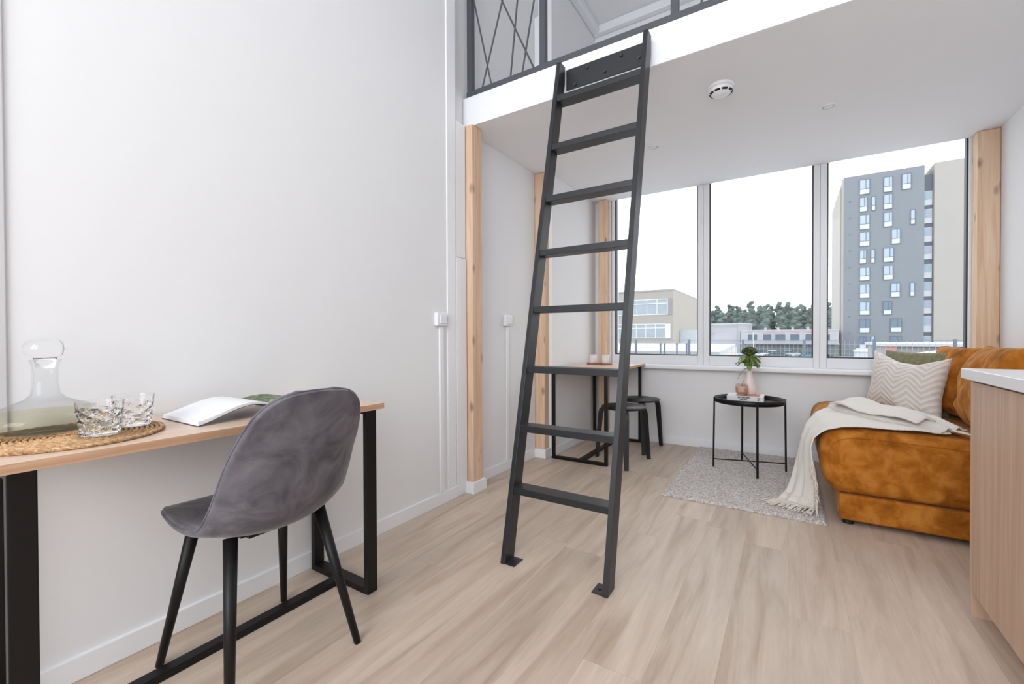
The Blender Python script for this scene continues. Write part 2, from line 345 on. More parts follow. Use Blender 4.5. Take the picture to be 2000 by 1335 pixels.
# ------------------------------------------------------------------ wall boxes and ducts
def wallbox(x, y0, y1, z0, z1, ly, label, dl):
    r = empty('light_switch', (x, (y0+y1)/2, (z0+z1)/2), label, 'light switch')
    obj('switch_housing', MB().box(x, x+.028, y0, y1, z0, z1), trim_white, r, bevel=.006, seg=3)
    obj('switch_rocker', MB().box(x+.028, x+.035, y0+.02, y1-.012, z0+.015, z1-.015), frame_white, r, bevel=.003)
    d = obj('cable_duct', MB().box(x, x+.012, ly, ly+.035, .073, z0), trim_white, origin=(x, ly, .073), bevel=.002)
    tag(d, dl, 'cable duct')
wallbox(XL, 1.925, 2.015, 1.07, 1.15, 1.965, 'white surface mounted switch box on the tall wall left of the first pine post', 'thin white cable duct running down the wall below the left switch box')
wallbox(-1.805, 2.72, 2.81, 1.085, 1.17, 2.755, 'white surface mounted switch box in the alcove between two pine posts', 'thin white cable duct running down the alcove wall below the switch')

# ------------------------------------------------------------------ ladder
lad = empty('loft_ladder', (-.83, 1.62, 0), 'black steel ladder with eight rungs leaning up to the loft edge', 'ladder')
SL = .228
def ly(z): return 1.595+SL*z
for xa, xb in ((-1.078, -1.055), (-.607, -.584)):
    mb = MB(); D = .078; zt = 2.50
    mb.loft([[Vector((x, y, z)) for x, y, z in ((xa, ly(z0), z0), (xb, ly(z0), z0), (xb, yb, z0), (xa, yb, z0))] for z0, yb in ((0, ly(0)+D), (2.40, ly(2.40)+D), (zt, ly(2.40)+D+.005))])
    st = obj('stile', mb, ladder_metal, lad, bevel=.0015)
for i, z in enumerate((.321, .592, .862, 1.150, 1.437, 1.723, 2.011, 2.294)):
    y = ly(z)+.001
    mb = MB(); mb.box(-1.0555, -.6065, y, y+.078, z-.030, z)
    obj('rung', mb, ladder_metal, lad, bevel=.0015)
pl = obj('mounting_plate', MB().box(-1.0555, -.6065, YL-.012, YL-.001, 2.378, 2.490), ladder_metal, lad, bevel=.0015)
for x, z in ((-1.0, 2.395), (-.93, 2.465), (-.83, 2.41), (-.74, 2.465), (-.65, 2.42)):
    obj('bolt', MB().rod((x, YL-.012, z), (x, YL-.019, z), .0085, n=12), bolt_metal, pl)
for xa, xb, y in ((-1.055, -1.008, 1.60), (-.652, -.607, 1.60)):
    br = obj('foot_bracket', MB().box(xa, xb, y, y+.075, 0, .004), ladder_metal, lad, bevel=.001)
    obj('bolt', MB().rod(((xa+xb)/2, y+.035, .004), ((xa+xb)/2, y+.035, .008), .006, n=10), bolt_metal, br)

# ------------------------------------------------------------------ loft railing
rl = empty('loft_railing', (-1.2, 2.27, ZT), 'dark grey steel railing with criss-cross rods on the loft edge', 'railing')
Y0, Y1 = YL-.003, YL+.037
obj('bottom_rail', MB().box(-1.768, 1.165, Y0, Y1, ZT, ZT+.032), rail_metal, rl, bevel=.001)
for x0 in (-1.765, -1.232, -.497): obj('railing_post', MB().box(x0, x0+.036, Y0+.002, Y1-.002, ZT+.032, 3.6), rail_metal, rl, bevel=.001)
obj('railing_post', MB().box(1.128, 1.164, Y0+.002, Y1-.002, ZT+.032, 3.6), rail_metal, rl, bevel=.001)
for x0, x1 in ((-1.765, -1.196), (-.497, 1.164)): obj('top_rail', MB().box(x0, x1, Y0, Y1, 3.6, 3.63), rail_metal, rl, bevel=.001)
yr = YL+.017
def rod_at(a, b, ztop=3.6):     # rod through two (x, z) points, from the bottom rail to the top rail
    (xa, za), (xb, zb) = a, b; k = (xa-xb)/(za-zb); z0 = ZT+.03
    obj('rod', MB().rod((xb+k*(z0-zb), yr, z0), (xb+k*(ztop-zb), yr, ztop), .0055, n=8), rail_metal, rl)
for a, b, zt in (((-1.722, 3.176), (-1.588, 2.602), 3.32), ((-1.499, 3.084), (-1.652, 2.603), 3.6), ((-1.507, 3.087), (-1.283, 2.602), 3.6), ((-1.391, 3.039), (-1.441, 2.6), 3.6), ((-1.276, 2.992), (-1.357, 2.6), 3.3)): rod_at(a, b, zt)
for a, b in (((-.30, 3.0), (-.358, 2.602)), ((-.02, 3.1), (-.21, 2.602)), ((.0, 3.0), (.16, 2.602)), ((.42, 3.1), (.30, 2.602)), ((.40, 3.1), (.62, 2.602)), ((.80, 3.1), (.72, 2.602)), ((.9, 3.1), (1.03, 2.602))): rod_at(a, b)

# ------------------------------------------------------------------ ceiling fittings
r = empty('smoke_detector', (-.317, 2.634, ZC), 'round white smoke detector with dark slots on the low ceiling', 'smoke detector')
obj('detector_base', MB().lathe([(.066, ZC), (.066, ZC-.012), (.060, ZC-.016)], (-.317, 2.634, 0)), trim_white, r, smooth=True, bevel=.002)
obj('detector_head', MB().lathe([(.056, ZC-.015), (.060, ZC-.022), (.058, ZC-.036), (.048, ZC-.043), (.040, ZC-.050), (.018, ZC-.055), (.001, ZC-.056)], (-.317, 2.634, 0)), trim_white, r, smooth=True)
for k in range(9):
    a0 = k*2*math.pi/9+.06; a1 = a0+.5; mb = MB(); ring = []
    for t in range(5):
        a = a0+(a1-a0)*t/4
        ring.append([Vector((-.317+rr*math.cos(a), 2.634+rr*math.sin(a), ZC-z)) for rr, z in ((.0595, .0375), (.0505, .0438), (.049, .0418), (.058, .0355))])
    mb.loft(ring); obj('sensor_slot', mb, black_plastic, r)
def downlight(x, y, label):
    r = empty('downlight', (x, y, ZC), label, 'ceiling light')
    obj('trim_ring', MB().lathe([(.040, ZC), (.040, ZC-.003), (.034, ZC-.006), (.030, ZC-.001)], (x, y, 0), cap=False), trim_white, r, smooth=True)
    obj('lamp_lens', MB().lathe([(.030, ZC-.001), (.020, ZC-.0035), (.001, ZC-.004)], (x, y, 0)), frame_white, r, smooth=True)
downlight(.194, 3.214, 'small recessed ceiling light right of the smoke detector, towards the right window')
downlight(-.828, 3.211, 'small recessed ceiling light just right of the black ladder')

# ------------------------------------------------------------------ wall desk and small table
def steel_table(name, x0, x1, y0, y1, zt, lab, xl0, xl1, ya, yb, w, stl):
    r = empty(name, ((x0+x1)/2, (y0+y1)/2, 0), lab, 'table')
    obj('tabletop', MB().box(x0, x1, y0, y1, zt-.022, zt), oak_top, r, bevel=.0012)
    obj('edge_band', MB().box(x1-.0002, x1+.0012, y0, y1, zt-.0218, zt-.0008), oak_edge, r, label='darker oak edge band along the front')
    t = .024
    for y in (ya, yb):
        f = obj('floor_bar', MB().box(xl0+t, xl1-t, y, y+w, 0, t), black_metal, r)
        obj('top_bar', MB().box(xl0+t, xl1-t, y, y+w, zt-.022-t, zt-.0225), black_metal, r)
        for x in (xl0, xl1-t): obj('leg', MB().box(x, x+t, y, y+w, 0, zt-.0225), black_metal, r, bevel=.002)
    obj('stretcher', MB().box(stl-.02, stl+.02, ya+w, yb, .0, t), black_metal, r, bevel=.002)
    return r
steel_table('desk', -1.757, -1.322, .165, 1.158, .75, 'narrow wall desk with pale oak top and black steel frame, left of the photo', -1.745, -1.378, .20, 1.122, .046, -1.56)
steel_table('dining_table', -1.662, -1.15, 3.205, 4.162, .75, 'small oak topped table with black legs behind the ladder, below the window corner', -1.66, -1.182, 3.222, 4.128, .03, -1.41)

# ------------------------------------------------------------------ velvet chair
CX, CY = -1.41, .735
ch = empty('velvet_chair', (CX, CY, 0), 'grey velvet shell chair with black tapered legs pulled up to the desk', 'chair')
prof = [(-.222,.452,.165,.0), (-.208,.468,.185,.004), (-.15,.466,.203,.012), (-.07,.452,.212,.022), (.01,.442,.214,.034), (.09,.440,.213,.05), (.15,.458,.210,.066), (.195,.50,.205,.075), (.225,.56,.200,.073), (.248,.63,.194,.064), (.270,.70,.186,.048), (.287,.765,.170,.030), (.298,.812,.147,.016), (.304,.842,.108,.006), (.306,.856,.055,.0)]
def cr(t):      # catmull-rom through the profile
    n = len(prof)-1; f = min(t*n, n-1e-6); i = int(f); f -= i
    P = [prof[max(0, min(n, i+k))] for k in (-1, 0, 1, 2)]
    return [.5*((2*b)+(-a+c)*f+(2*a-5*b+4*c-d)*f*f+(-a+3*b-3*c+d)*f**3) for a, b, c, d in zip(*P)]
def shell(u, v):
    x, z, w, curl = cr(v); x2, z2, _, _ = cr(min(1, v+.02)); x1, z1, _, _ = cr(max(0, v-.02))
    t = Vector((x2-x1, 0, z2-z1)).normalized(); nrm = Vector((-t.z, 0, t.x))   # towards the sitter
    s = (u*2-1); s = math.copysign(abs(s)**.9, s)
    p = Vector((CX+x, CY+s*w, z))+nrm*curl*abs(s)**2.2
    return p
sh = obj('seat_shell', MB().grid(shell, 28, 60), velvet, ch, smooth=True, solid=.026, off=0, sub=1)
sm = obj('seam_piping', MB().tube([shell(u, v) for u, v in [(0, k/60) for k in range(2, 60)]+[(k/12, 1) for k in range(13)]+[(1, 1-k/60) for k in range(2, 60)]], .0035, 6), velvet, sh, smooth=True)
sk = MB()
for s1, s2 in ((-1, -1), (-1, 1), (1, -1), (1, 1)):
    ft = Vector((CX+s1*.215, CY+s2*.195, 0)); tp = Vector((CX+s1*.115, CY+s2*.135, .440))
    if s1 > 0 : tp.x = CX+.10; tp.z = .445
    obj('leg', MB().rod(tp, ft, .0185, .011, 18), black_metal, ch, smooth=True)
sk.beam((CX-.115, CY-.135, .424), (CX-.115, CY+.135, .424), (1, 0, 0), .03, .010).beam((CX-.115, CY, .424), (CX+.09, CY, .424), (0, 1, 0), .16, .010).beam((CX+.07, CY-.10, .430), (CX+.07, CY+.10, .430), (1, 0, 0), .03, .008)
obj('seat_bracket', sk, black_metal, ch)

# ------------------------------------------------------------------ things on the desk
ZD = .75
def placemat():
    c = Vector((-1.545, .335, ZD)); r = empty('placemat', c, 'round woven rattan placemat under the decanter and glasses', 'placemat')
    mb = MB(); R = .187
    pts = []
    n = 16*60
    for i in range(n+1):
        a = i/60*2*math.pi; rr = .006+(R-.012)*i/n
        pts.append((c.x+rr*math.cos(a), c.y+rr*math.sin(a), ZD+.0035+.0012*math.sin(i*2.6)))
    mb.tube(pts, .0042, 5)
    obj('woven_coil', mb, rattan, r)
    for k in (0, 1):
        obj('braided_rim', MB().tube([(c.x+(R-.004+.003*math.sin(i*.9+k*math.pi))*math.cos(i*2*math.pi/240), c.y+(R-.004+.003*math.sin(i*.9+k*math.pi))*math.sin(i*2*math.pi/240), ZD+.005+.002*math.cos(i*.9+k*math.pi)) for i in range(241)], .0036, 6), rattan, r)
rattan = mottled('rattan', (srgb(150, 112, 76), srgb(194, 156, 116), srgb(220, 188, 152)), 90, .7, .2, 0, .4, 200)
placemat()
def solid_glass(n, rough=0.0):
    m, nt, b = newmat(n); b.inputs['Transmission Weight'].default_value = 1; b.inputs['Roughness'].default_value = rough; b.inputs['IOR'].default_value = 1.42
    b.inputs['Base Color'].default_value = (.99, .995, 1, 1)
    return m
crystal = solid_glass('cut_crystal')
liquid = thin_glass('pale_yellow_wine', (1, .972, .85, 1), .01, .12, 3)
dx, dy = -1.617, .305; zb = ZD+.0095
dc = empty('decanter', (dx, dy, zb), 'wide bottomed glass decanter of pale yellow wine with round stopper', 'decanter')
outp = [(.035, 0), (.075, .002), (.104, .012), (.116, .030), (.113, .045), (.095, .060), (.065, .075), (.038, .088), (.028, .100), (.0245, .125), (.024, .150), (.026, .175), (.031, .188)]
inp = [(r-.0025, z) for r, z in outp[::-1][:-2]]+[(.072, .005), (.001, .005)]
obj('glass_body', MB().lathe([(.001, .004)]+[(r, z) for r, z in outp]+inp, (dx, dy, zb), 56, cap=False), clear, dc, smooth=True)
obj('wine', MB().lathe([(.001, .006), (.070, .0065), (.099, .015), (.112, .031), (.109, .044), (.098, .054), (.001, .0545)], (dx, dy, zb), 48, cap=False), liquid, dc, smooth=True)
st = obj('stopper', MB().lathe([(.001, .165), (.017, .166), (.021, .190), (.024, .195), (.036, .201), (.041, .214), (.038, .228), (.026, .240), (.001, .245)], (dx, dy, zb), 40, cap=False), crystal, dc, smooth=True)
cut = None
def cut_glass(cx, cy, label):
    n = 48; prof = [(.001, 0), (.036, 0), (.039, .004), (.0385, .012), (.041, .03), (.0435, .055), (.0455, .070), (.0465, .085), (.0445, .085), (.043, .070), (.040, .05), (.036, .022), (.001, .018)]
    mb = MB(); rings = []
    fine = []
    for (r0, z0), (r1, z1) in zip(prof, prof[1:]):
        k = max(1, int(abs(z1-z0)/.004))
        for q in range(k): fine.append((r0+(r1-r0)*q/k, z0+(z1-z0)*q/k))
    fine.append(prof[-1])
    for j, (rr, z) in enumerate(fine):
        ring = []
        for i in range(n):
            a = 2*math.pi*i/n; d = 0
            if rr > .03 and j < len(fine)*.52 and .008 < z < .070:      # cut diamond facets on the outside
                u = i/n*12; v = z/.012
                d = .0034*(abs(((u+v) % 2)-1)+abs(((u-v) % 2)-1)-1)
            ring.append(Vector(((rr+d)*math.cos(a), (rr+d)*math.sin(a), z)))
        rings.append(ring)
    mb.loft(rings, cap=False)
    o = obj('whisky_glass', mb, crystal, world=False); o.location = (cx, cy, ZD+.0095)
    return tag(o, label, 'drinking glass', None)

cut_glass(-1.468, .372, 'cut crystal tumbler in front of the other glass, nearest the desk edge')
cut_glass(-1.548, .462, 'cut crystal tumbler at the right rim of the placemat, beside the open magazine')

# open magazine: left pages arched, right pages with a green photo
paper = plain('paper', srgb(238, 238, 241), .6, var=.02, vs=60)
cover = plain('cover_dark', srgb(34, 32, 34), .4)
photo_m = mottled('printed_photo', (srgb(30, 38, 26), srgb(84, 104, 62), srgb(176, 184, 140)), 22, .35, 2.5, 0, 0, 10, (.3, .52, .72))
mg = empty('open_magazine', (-1.53, .77, ZD), 'open magazine lying on the desk, white page left and green photo page right', 'magazine')
def page(y0, y1, hgt, dz, seg=18, x0=-1.645, x1=-1.405, z00=.012):
    def f(t):
        y = y0+(y1-y0)*t
        return y, ZD+z00+hgt*math.sin(min(1, t*1.0)*math.pi)**.9*(1 if t < .5 else 1)+dz*(t if dz > 0 else (1-t)*0)
    return f
def sheet(y0, y1, zf, th, x0, x1, skew, n=20):
    mb = MB(); rings = []
    for i in range(n+1):
        t = i/n; y = y0+(y1-y0)*t; z = zf(t)
        rings.append([Vector((x0+skew[0]*t, y, z)), Vector((x1+skew[1]*t, y, z)), Vector((x1+skew[1]*t, y, z-th(t))), Vector((x0+skew[0]*t, y, z-th(t)))])
    return mb.loft(rings)
zl = lambda t: ZD+.014+.036*math.sin(math.pi*min(1, t**1.3*.80))
obj('left_pages', sheet(.565, .79, zl, lambda t: .0115-.006*t, -1.650, -1.41, (-.02, -.02)), paper, mg, smooth=False)
obj('cover', sheet(.563, .79, lambda t: zl(t)-.0117+.006*t, lambda t: .0012, -1.652, -1.408, (-.02, -.02)), cover, mg)
zr = lambda t: ZD+.010+.030*math.sin(math.pi*(t*.8+.2))
obj('right_pages', sheet(.79, 1.0, zr, lambda t: .006, -1.67, -1.43, (-.02, -.02)), paper, mg)
obj('printed_page', sheet(.792, 1.0, lambda t: zr(t)+.0008, lambda t: .0006, -1.672, -1.432, (-.02, -.02)), photo_m, mg, label='printed page with a dark green photo')

# ------------------------------------------------------------------ stools
def stool():
    r = empty('stool', (0, 0, 0), 'x', 'stool', 'black round stools beside the small table')
    obj('seat', MB().lathe([(.001, .430), (.152, .430), (.170, .435), (.175, .443), (.172, .450), (.001, .450)], n=48), black_wood, r, smooth=True, world=False)
    for k in range(3):
        a = math.radians(90+120*k); c, s = math.cos(a), math.sin(a)
        pts = [(.06, .425), (.150, .424), (.178, .419), (.196, .403), (.205, .375), (.240, .0)]
        mb = MB(); rings = []
        for i, (rr, z) in enumerate(pts):
            pp = pts[max(0, i-1)]; pn = pts[min(len(pts)-1, i+1)]; tx, tz = pn[0]-pp[0], pn[1]-pp[1]; L = math.hypot(tx, tz); nx, nz = -tz/L, tx/L
            w = .023 if i < 5 else .017; th = .0125 if i < 5 else .010
            rings.append([Vector((c*(rr+nx*th*q)-s*w*p, s*(rr+nx*th*q)+c*w*p, max(0, z+nz*th*q))) for p, q in ((-1,-1),(1,-1),(1,1),(-1,1))])
        mb.loft(rings); obj('leg', mb, black_wood, r, world=False, bevel=.003)
    return r
s1 = stool(); s1.location = (-1.118, 3.43, 0); s1.rotation_euler.z = math.radians(-37.5)
s1['label'] = 'black bentwood stool standing nearest the ladder'
s2 = copy_tree(s1); s2.location = (-1.135, 3.93, 0); s2.rotation_euler.z = math.radians(-36)
s2['label'] = 'black bentwood stool farther back, close to the window wall'

# ------------------------------------------------------------------ rug
def rugf(u, v):
    x = -.68+.85*u; y = 2.825+1.395*v
    e = min(u, 1-u)*.85; e2 = min(v, 1-v)*1.39; k = min(1, min(e, e2)/.012)
    h = .006+.010*k**.5+.004*noise.noise(Vector((x*70, y*70, 0)))+.003*noise.noise(Vector((x*150, y*150, 5)))
    return Vector((x+.004*noise.noise(Vector((y*9, 1, 0)))+.03*(v-.5)*0, y, max(.001, h)))
mb = MB().grid(rugf, 150, 240)
rg = obj('rug', mb, rug_m, origin=(-.255, 3.52, 0), smooth=False)
tag(rg, 'beige grey looped wool rug under the black tray table', 'rug')
tag(obj('rug_edge', MB().box(-.682, .172, 2.822, 4.222, .0, .007), rug_m, rg, bevel=.002), 'bound lower edge of the rug')

# ------------------------------------------------------------------ tray table and what stands on it
TX, TY = -.252, 3.685
t = empty('tray_table', (TX, TY, 0), 'round black metal tray table on four thin legs standing on the rug', 'side table')
tr = obj('tray', MB().lathe([(.001, .508), (.222, .508), (.230, .512), (.233, .545), (.230, .546), (.227, .517), (.222, .512), (.001, .512)], (TX, TY, 0), 56), black_metal, t, smooth=True)
legs = [(-.488, 3.614), (-.322, 3.944), (-.177, 3.434), (-.017, 3.745)]
for x, y in legs:
    v = Vector((x-TX, y-TY, 0)).normalized()
    p = (TX+v.x*.236, TY+v.y*.236, .546); q = (TX+v.x*.243, TY+v.y*.243, .014)
    obj('leg', MB().beam(q, p, v, .011, .014), black_metal, t, bevel=.001)
for i, j in ((0, 3), (1, 2)):
    a = Vector((*legs[i], .075)); b = Vector((*legs[j], .075)); v = (b-a).normalized()*.006
    obj('crossbar', MB().rod(a+v, b-v, .0045, n=8), black_metal, t)
bk = empty('coffee_table_book', (-.28, 3.80, .513), 'thick white hardback lying on the tray table with black spine lettering', 'book')
bz = .513
by0 = 3.725
obj('cover', MB().box(-.405, -.158, by0, by0+.205, bz, bz+.0025).box(-.405, -.158, by0, by0+.205, bz+.0345, bz+.037).box(-.405, -.158, by0, by0+.0025, bz+.0025, bz+.0345), plain('book_white', srgb(236, 234, 236), .4), bk, bevel=.001)
obj('page_block', MB().box(-.402, -.161, by0+.003, by0+.200, bz+.003, bz+.034), paper, bk)
obj('cover_panel', MB().box(-.345, -.185, by0+.02, by0+.185, bz+.0371, bz+.0378), plain('book_orange', srgb(196, 128, 96), .5, var=.15, vs=30), bk, label='orange picture on the front cover')
ink = plain('black_ink', srgb(24, 24, 26), .5)
def text(s, size, loc, rot, mat, parent, name='lettering', bold=.0, ext=.0003):
    c = bpy.data.curves.new('t', 'FONT'); c.body = s; c.size = size; c.extrude = ext; c.offset = bold; c.align_x = 'CENTER'; c.align_y = 'CENTER'
    o = bpy.data.objects.new('t', c); COL.objects.link(o)
    bpy.context.view_layer.update()
    me = bpy.data.meshes.new_from_object(o.evaluated_get(bpy.context.evaluated_depsgraph_get()))
    bpy.data.objects.remove(o)
    n = bpy.data.objects.new(name, me); COL.objects.link(n); me.materials.clear(); me.materials.append(mat)
    n.parent = parent; n.location = Vector(loc)-wloc(parent); n.rotation_euler = rot
    return n
text('INTERIORS', .0165, (-.290, by0-.0006, bz+.0265), (R90, 0, 0), ink, bk, 'spine_title', .0007)
text('NOW!', .0165, (-.290, by0-.0006, bz+.0115), (R90, 0, 0), ink, bk, 'spine_title', .0007)
# round spine mark of strokes
mb = MB()
mb.tube([(-.192+.008*math.cos(a), by0-.0006, bz+.021+.008*math.sin(a)) for a in [i*math.pi/8-1.9 for i in range(13)]], .0012, 6)
mb.tube([(-.192, by0-.0006, bz+.006), (-.192, by0-.0006, bz+.030)], .0012, 6).tube([(-.203, by0-.0006, bz+.012), (-.183, by0-.0006, bz+.012)], .001, 6)
obj('spine_mark', mb, ink, bk)
zk = bz+.0379
cg = empty('glass_candle', (-.306, 3.775, zk), 'pinkish glass candle with a wick standing on the white book', 'candle')
pink_glass = thin_glass('smoky_pink_glass', (.93, .88, .86, 1), .05, .3, 3)
obj('glass_jar', MB().lathe([(.001, .001), (.026, .001), (.036, .008), (.044, .026), (.046, .05), (.045, .088), (.0425, .088), (.0435, .05), (.041, .028), (.034, .013), (.001, .008)], (-.306, 3.775, zk), 36, cap=False), pink_glass, cg, smooth=True)
obj('wax', MB().lathe([(.001, .0085), (.033, .0135), (.040, .028), (.0425, .05), (.0425, .064), (.001, .064)], (-.306, 3.775, zk), 32, cap=False), plain('peach_wax', srgb(236, 204, 184), .5), cg, smooth=True)
obj('paper_label', MB().loft([[Vector((-.306+r*math.sin(a), 3.775-r*math.cos(a), zk+z)) for r, z in ((.0463, .028), (.0468, .06), (.0472, .06), (.0467, .028))] for a in [-.45+.1*i for i in range(10)]]), plain('label_tan', srgb(222, 178, 146), .6), cg)
obj('wick', MB().tube([(-.306, 3.775, zk+.064), (-.304, 3.775, zk+.085), (-.294, 3.777, zk+.112)], .0022, 6), plain('wick', srgb(120, 108, 100), .7), cg)
vs = empty('vase', (-.262, 3.877, zk), 'slim pale pink bottle vase holding a green plant on the book', 'vase')
obj('vase_body', MB().lathe([(.001, .0), (.040, .0), (.046, .01), (.045, .04), (.036, .09), (.024, .135), (.019, .175), (.021, .205), (.0185, .205), (.0165, .175), (.021, .135), (.033, .09), (.042, .04), (.040, .012), (.001, .008)], (-.262, 3.877, zk), 36, cap=False), plain('blush_ceramic', srgb(236, 222, 216), .35), vs, smooth=True)
leafm = mottled('leaf_green', (srgb(84, 104, 50), srgb(124, 150, 78), srgb(176, 194, 120)), 30, .6, 1, .1, .2, 60)
budm = mottled('bud_green', (srgb(34, 46, 24), srgb(60, 76, 36), srgb(176, 176, 130)), 90, .6, .5, 0, .4, 120, (.35, .52, .68))
pt = empty('green_plant', (-.262, 3.877, zk+.17), 'bushy green cutting with a domed seed head standing in the pale vase', 'plant')
V0 = Vector((-.262, 3.877, zk+.17))
for k in range(7):
    a = k*2*math.pi/7; rr = .011
    obj('stem', MB().tube([V0+Vector((rr*math.cos(a), rr*math.sin(a), -.02)), V0+Vector((rr*1.1*math.cos(a), rr*1.1*math.sin(a), .05)), V0+Vector((rr*2.2*math.cos(a), rr*2.2*math.sin(a), .13))], .005, 6), leafm, pt, smooth=True)
def leaf(base, d, L, w, droop):
    d = Vector(d).normalized(); side = d.cross(Vector((0,0,1))).normalized(); mb = MB(); n = 8; rings = []
    for i in range(n+1):
        tt = i/n; p = base+d*L*tt+Vector((0,0,-droop*tt*tt*L)); ww = w*math.sin(math.pi*(tt*.85+.1))**.8*(1+.25*math.sin(i*2.4))
        rings.append([p-side*ww+Vector((0,0,.004)), p+Vector((0,0,-.002)), p+side*ww+Vector((0,0,.004)), p+Vector((0,0,.0015))])
    return mb.loft(rings)
random.seed(11)
for k in range(34):
    a = k*2.4; el = .15+1.1*random.random(); L = .060+.042*random.random()
    b = V0+Vector((.012*math.cos(a), .012*math.sin(a), .045+.075*random.random()))
    obj('leaf', leaf(b, (math.cos(a), math.sin(a), el), L, .014+.007*random.random(), .45+.45*random.random()), leafm, pt, smooth=True)
b = V0+Vector((-.012, -.005, .035)); obj('leaf', leaf(b, (-1, -.2, -.35), .075, .007, .9), leafm, pt, smooth=True)
b = V0+Vector((-.02, -.005, .06)); obj('leaf', leaf(b, (-1, -.2, .75), .10, .010, .55), leafm, pt, smooth=True)
mb = MB(); random.seed(4)
for k in range(100):
    z = 1-(k+.5)/100*1.2; r_ = math.sqrt(max(0, 1-z*z)); a = k*2.39996
    mb.ico(V0+Vector((.050*r_*math.cos(a), .050*r_*math.sin(a), .160+.036*z)), .0078, 1)
mb.ico(V0+Vector((0, 0, .160)), .047, 2, (1, 1, .72))
obj('seed_head', mb, budm, pt, label='dark domed seed head on top of the plant')

# ------------------------------------------------------------------ on the small table
tin = plain('cork_brown', srgb(150, 88, 54), .6, var=.25, vs=60, bump=.4)
cupm = plain('cup_white', srgb(226, 222, 216), .45, var=.02)
for i, (x, y, l1, l2) in enumerate(((-1.525, 3.80, 'white cup on the small table, left of the pair, with a thin sprig', 'brown round coaster under the left white cup'), (-1.405, 3.80, 'white cup on the small table, right of the pair, beside the ladder stile', 'brown round coaster under the right white cup'))):
    tag(obj('coaster', MB().lathe([(.001, .75), (.055, .75), (.058, .754), (.058, .760), (.054, .763), (.001, .763)], (x, y, 0), 28), tin, origin=(x, y, .75), smooth=False), l2, 'coaster', 'coasters on the small table')
    c = empty('cup', (x, y, .763), l1, 'cup', 'cups on the small table')
    obj('cup_body', MB().lathe([(.001, .763), (.030, .763), (.032, .768), (.0335, .84), (.0315, .84), (.030, .772), (.001, .770)], (x, y, 0), 28, cap=False), cupm, c, smooth=True)
    if i == 0: obj('sprig', MB().tube([(x, y, .78), (x+.004, y, .84), (x-.002, y, .885)], .002, 6), plain('sprig', srgb(150, 140, 120), .7), c)

# ------------------------------------------------------------------ sofa
so = empty('sofa', (.66, 3.54, 0), 'ochre suede sofa with rounded seat front standing right of the rug', 'sofa')
outl = [(.228,.166),(.198,.183),(.172,.212),(.154,.255),(.145,.31),(.141,.37),(.146,.425),(.163,.466),(.190,.492),(.240,.505),(.34,.509),(.60,.500),(.85,.488),(1.13,.48),(1.13,.166)]
def dens(p, n=3):
    r = []
    for a, b in zip(p, p[1:]+p[:1]):
        for k in range(n): r.append((a[0]+(b[0]-a[0])*k/n, a[1]+(b[1]-a[1])*k/n))
    return r
def inset(p, d):
    cx, cz = .65, .33
    return [(x+(cx-x)*d/abs(x-cx if abs(x-cx) > .2 else .2)*1.0 if abs(x-cx) > .2 else x, z+(cz-z)*d/max(.1, abs(z-cz))) for x, z in p]
Y0s, Y1s = 2.885, 4.135
mb = MB(); rings = []
for y, d in ((Y0s+.002, .10), (Y0s, .06), (Y0s+.002, .040), (Y0s+.008, .024), (Y0s+.022, .008), (Y0s+.045, 0), (3.2, 0), (3.5, 0), (3.8, 0), (Y1s-.03, 0), (Y1s, .03)):
    rings.append([Vector((x, y, z)) for x, z in inset(outl, d)])
mb.loft(rings); obj('seat_cushion', mb, ochre, so, smooth=True)
seam = [Vector((x, Y0s+.001, z)) for x, z in inset(outl[1:-1], .038)]
obj('piping', MB().tube(seam, .0035, 6), ochre, so, smooth=True)
obj('base', MB().box(.228, 1.13, 2.89, 4.13, .028, .163), ochre, so, bevel=.012, seg=3)
for x, y in ((.27, 2.94), (1.08, 2.94), (.27, 4.08), (1.08, 4.08)): obj('foot', MB().rod((x, y, 0), (x, y, .03), .025, n=16), black_plastic, so)
obj('backrest', MB().box(1.07, 1.16, 2.89, 4.13, .46, .80), ochre, so, bevel=.03, seg=4)

def cushion(name, c, U, V, w, h, th, mat, parent=None, wr=.01, n=36, seed=0, pinch=.10, sag=0):
    U = Vector(U).normalized(); V = Vector(V); V = (V-U*V.dot(U)).normalized(); Nn = U.cross(V); c = Vector(c)
    mb = MB()
    def f(sgn):
        def g(a, b):
            u, v = 2*a-1, 2*b-1
            t = ((1-u*u)**.5)*((1-v*v)**.5) if abs(u) < 1 and abs(v) < 1 else 0
            t = max(0, t)**.75
            pu = u*(1-pinch*(1-abs(u))*0-pinch*(1-v*v)*.5*abs(u)); pv = v*(1-pinch*(1-u*u)*.5*abs(v))
            q = c+U*pu*w/2+V*(pv*h/2-sag*(1-u*u)*max(0, v)*h)+Nn*sgn*t*th/2
            nz = noise.noise(q*7+Vector((seed, 0, 0)))*.6+noise.noise(Vector((q.x*5+seed, q.y*16, q.z*9)))*.6+noise.noise(q*22)*.25
            return q+Nn*sgn*nz*wr*min(1, t*3)+V*noise.noise(Vector((u*2+seed, v*2, 1)))*wr
        return g
    mb.grid(f(1), n, n); mb.grid(f(-1), n, n)
    bmesh.ops.remove_doubles(mb.bm, verts=mb.bm.verts, dist=.0004)
    return obj(name, mb, mat, parent, smooth=True, origin=None if parent else tuple(c), sub=1)
cushion('back_cushion', (.915, 3.85, .705), (-.06, 1, 0), (.20, 0, 1), .62, .47, .23, ochre, so, .022, seed=3, label=None) if False else None
def back_cushion(c, U, V, w, h, th, seed, label):
    return tag(cushion('back_cushion', c, U, V, w, h, th, ochre, None, .028, seed=seed, pinch=.14), label, 'cushion', 'loose back cushions on the sofa')
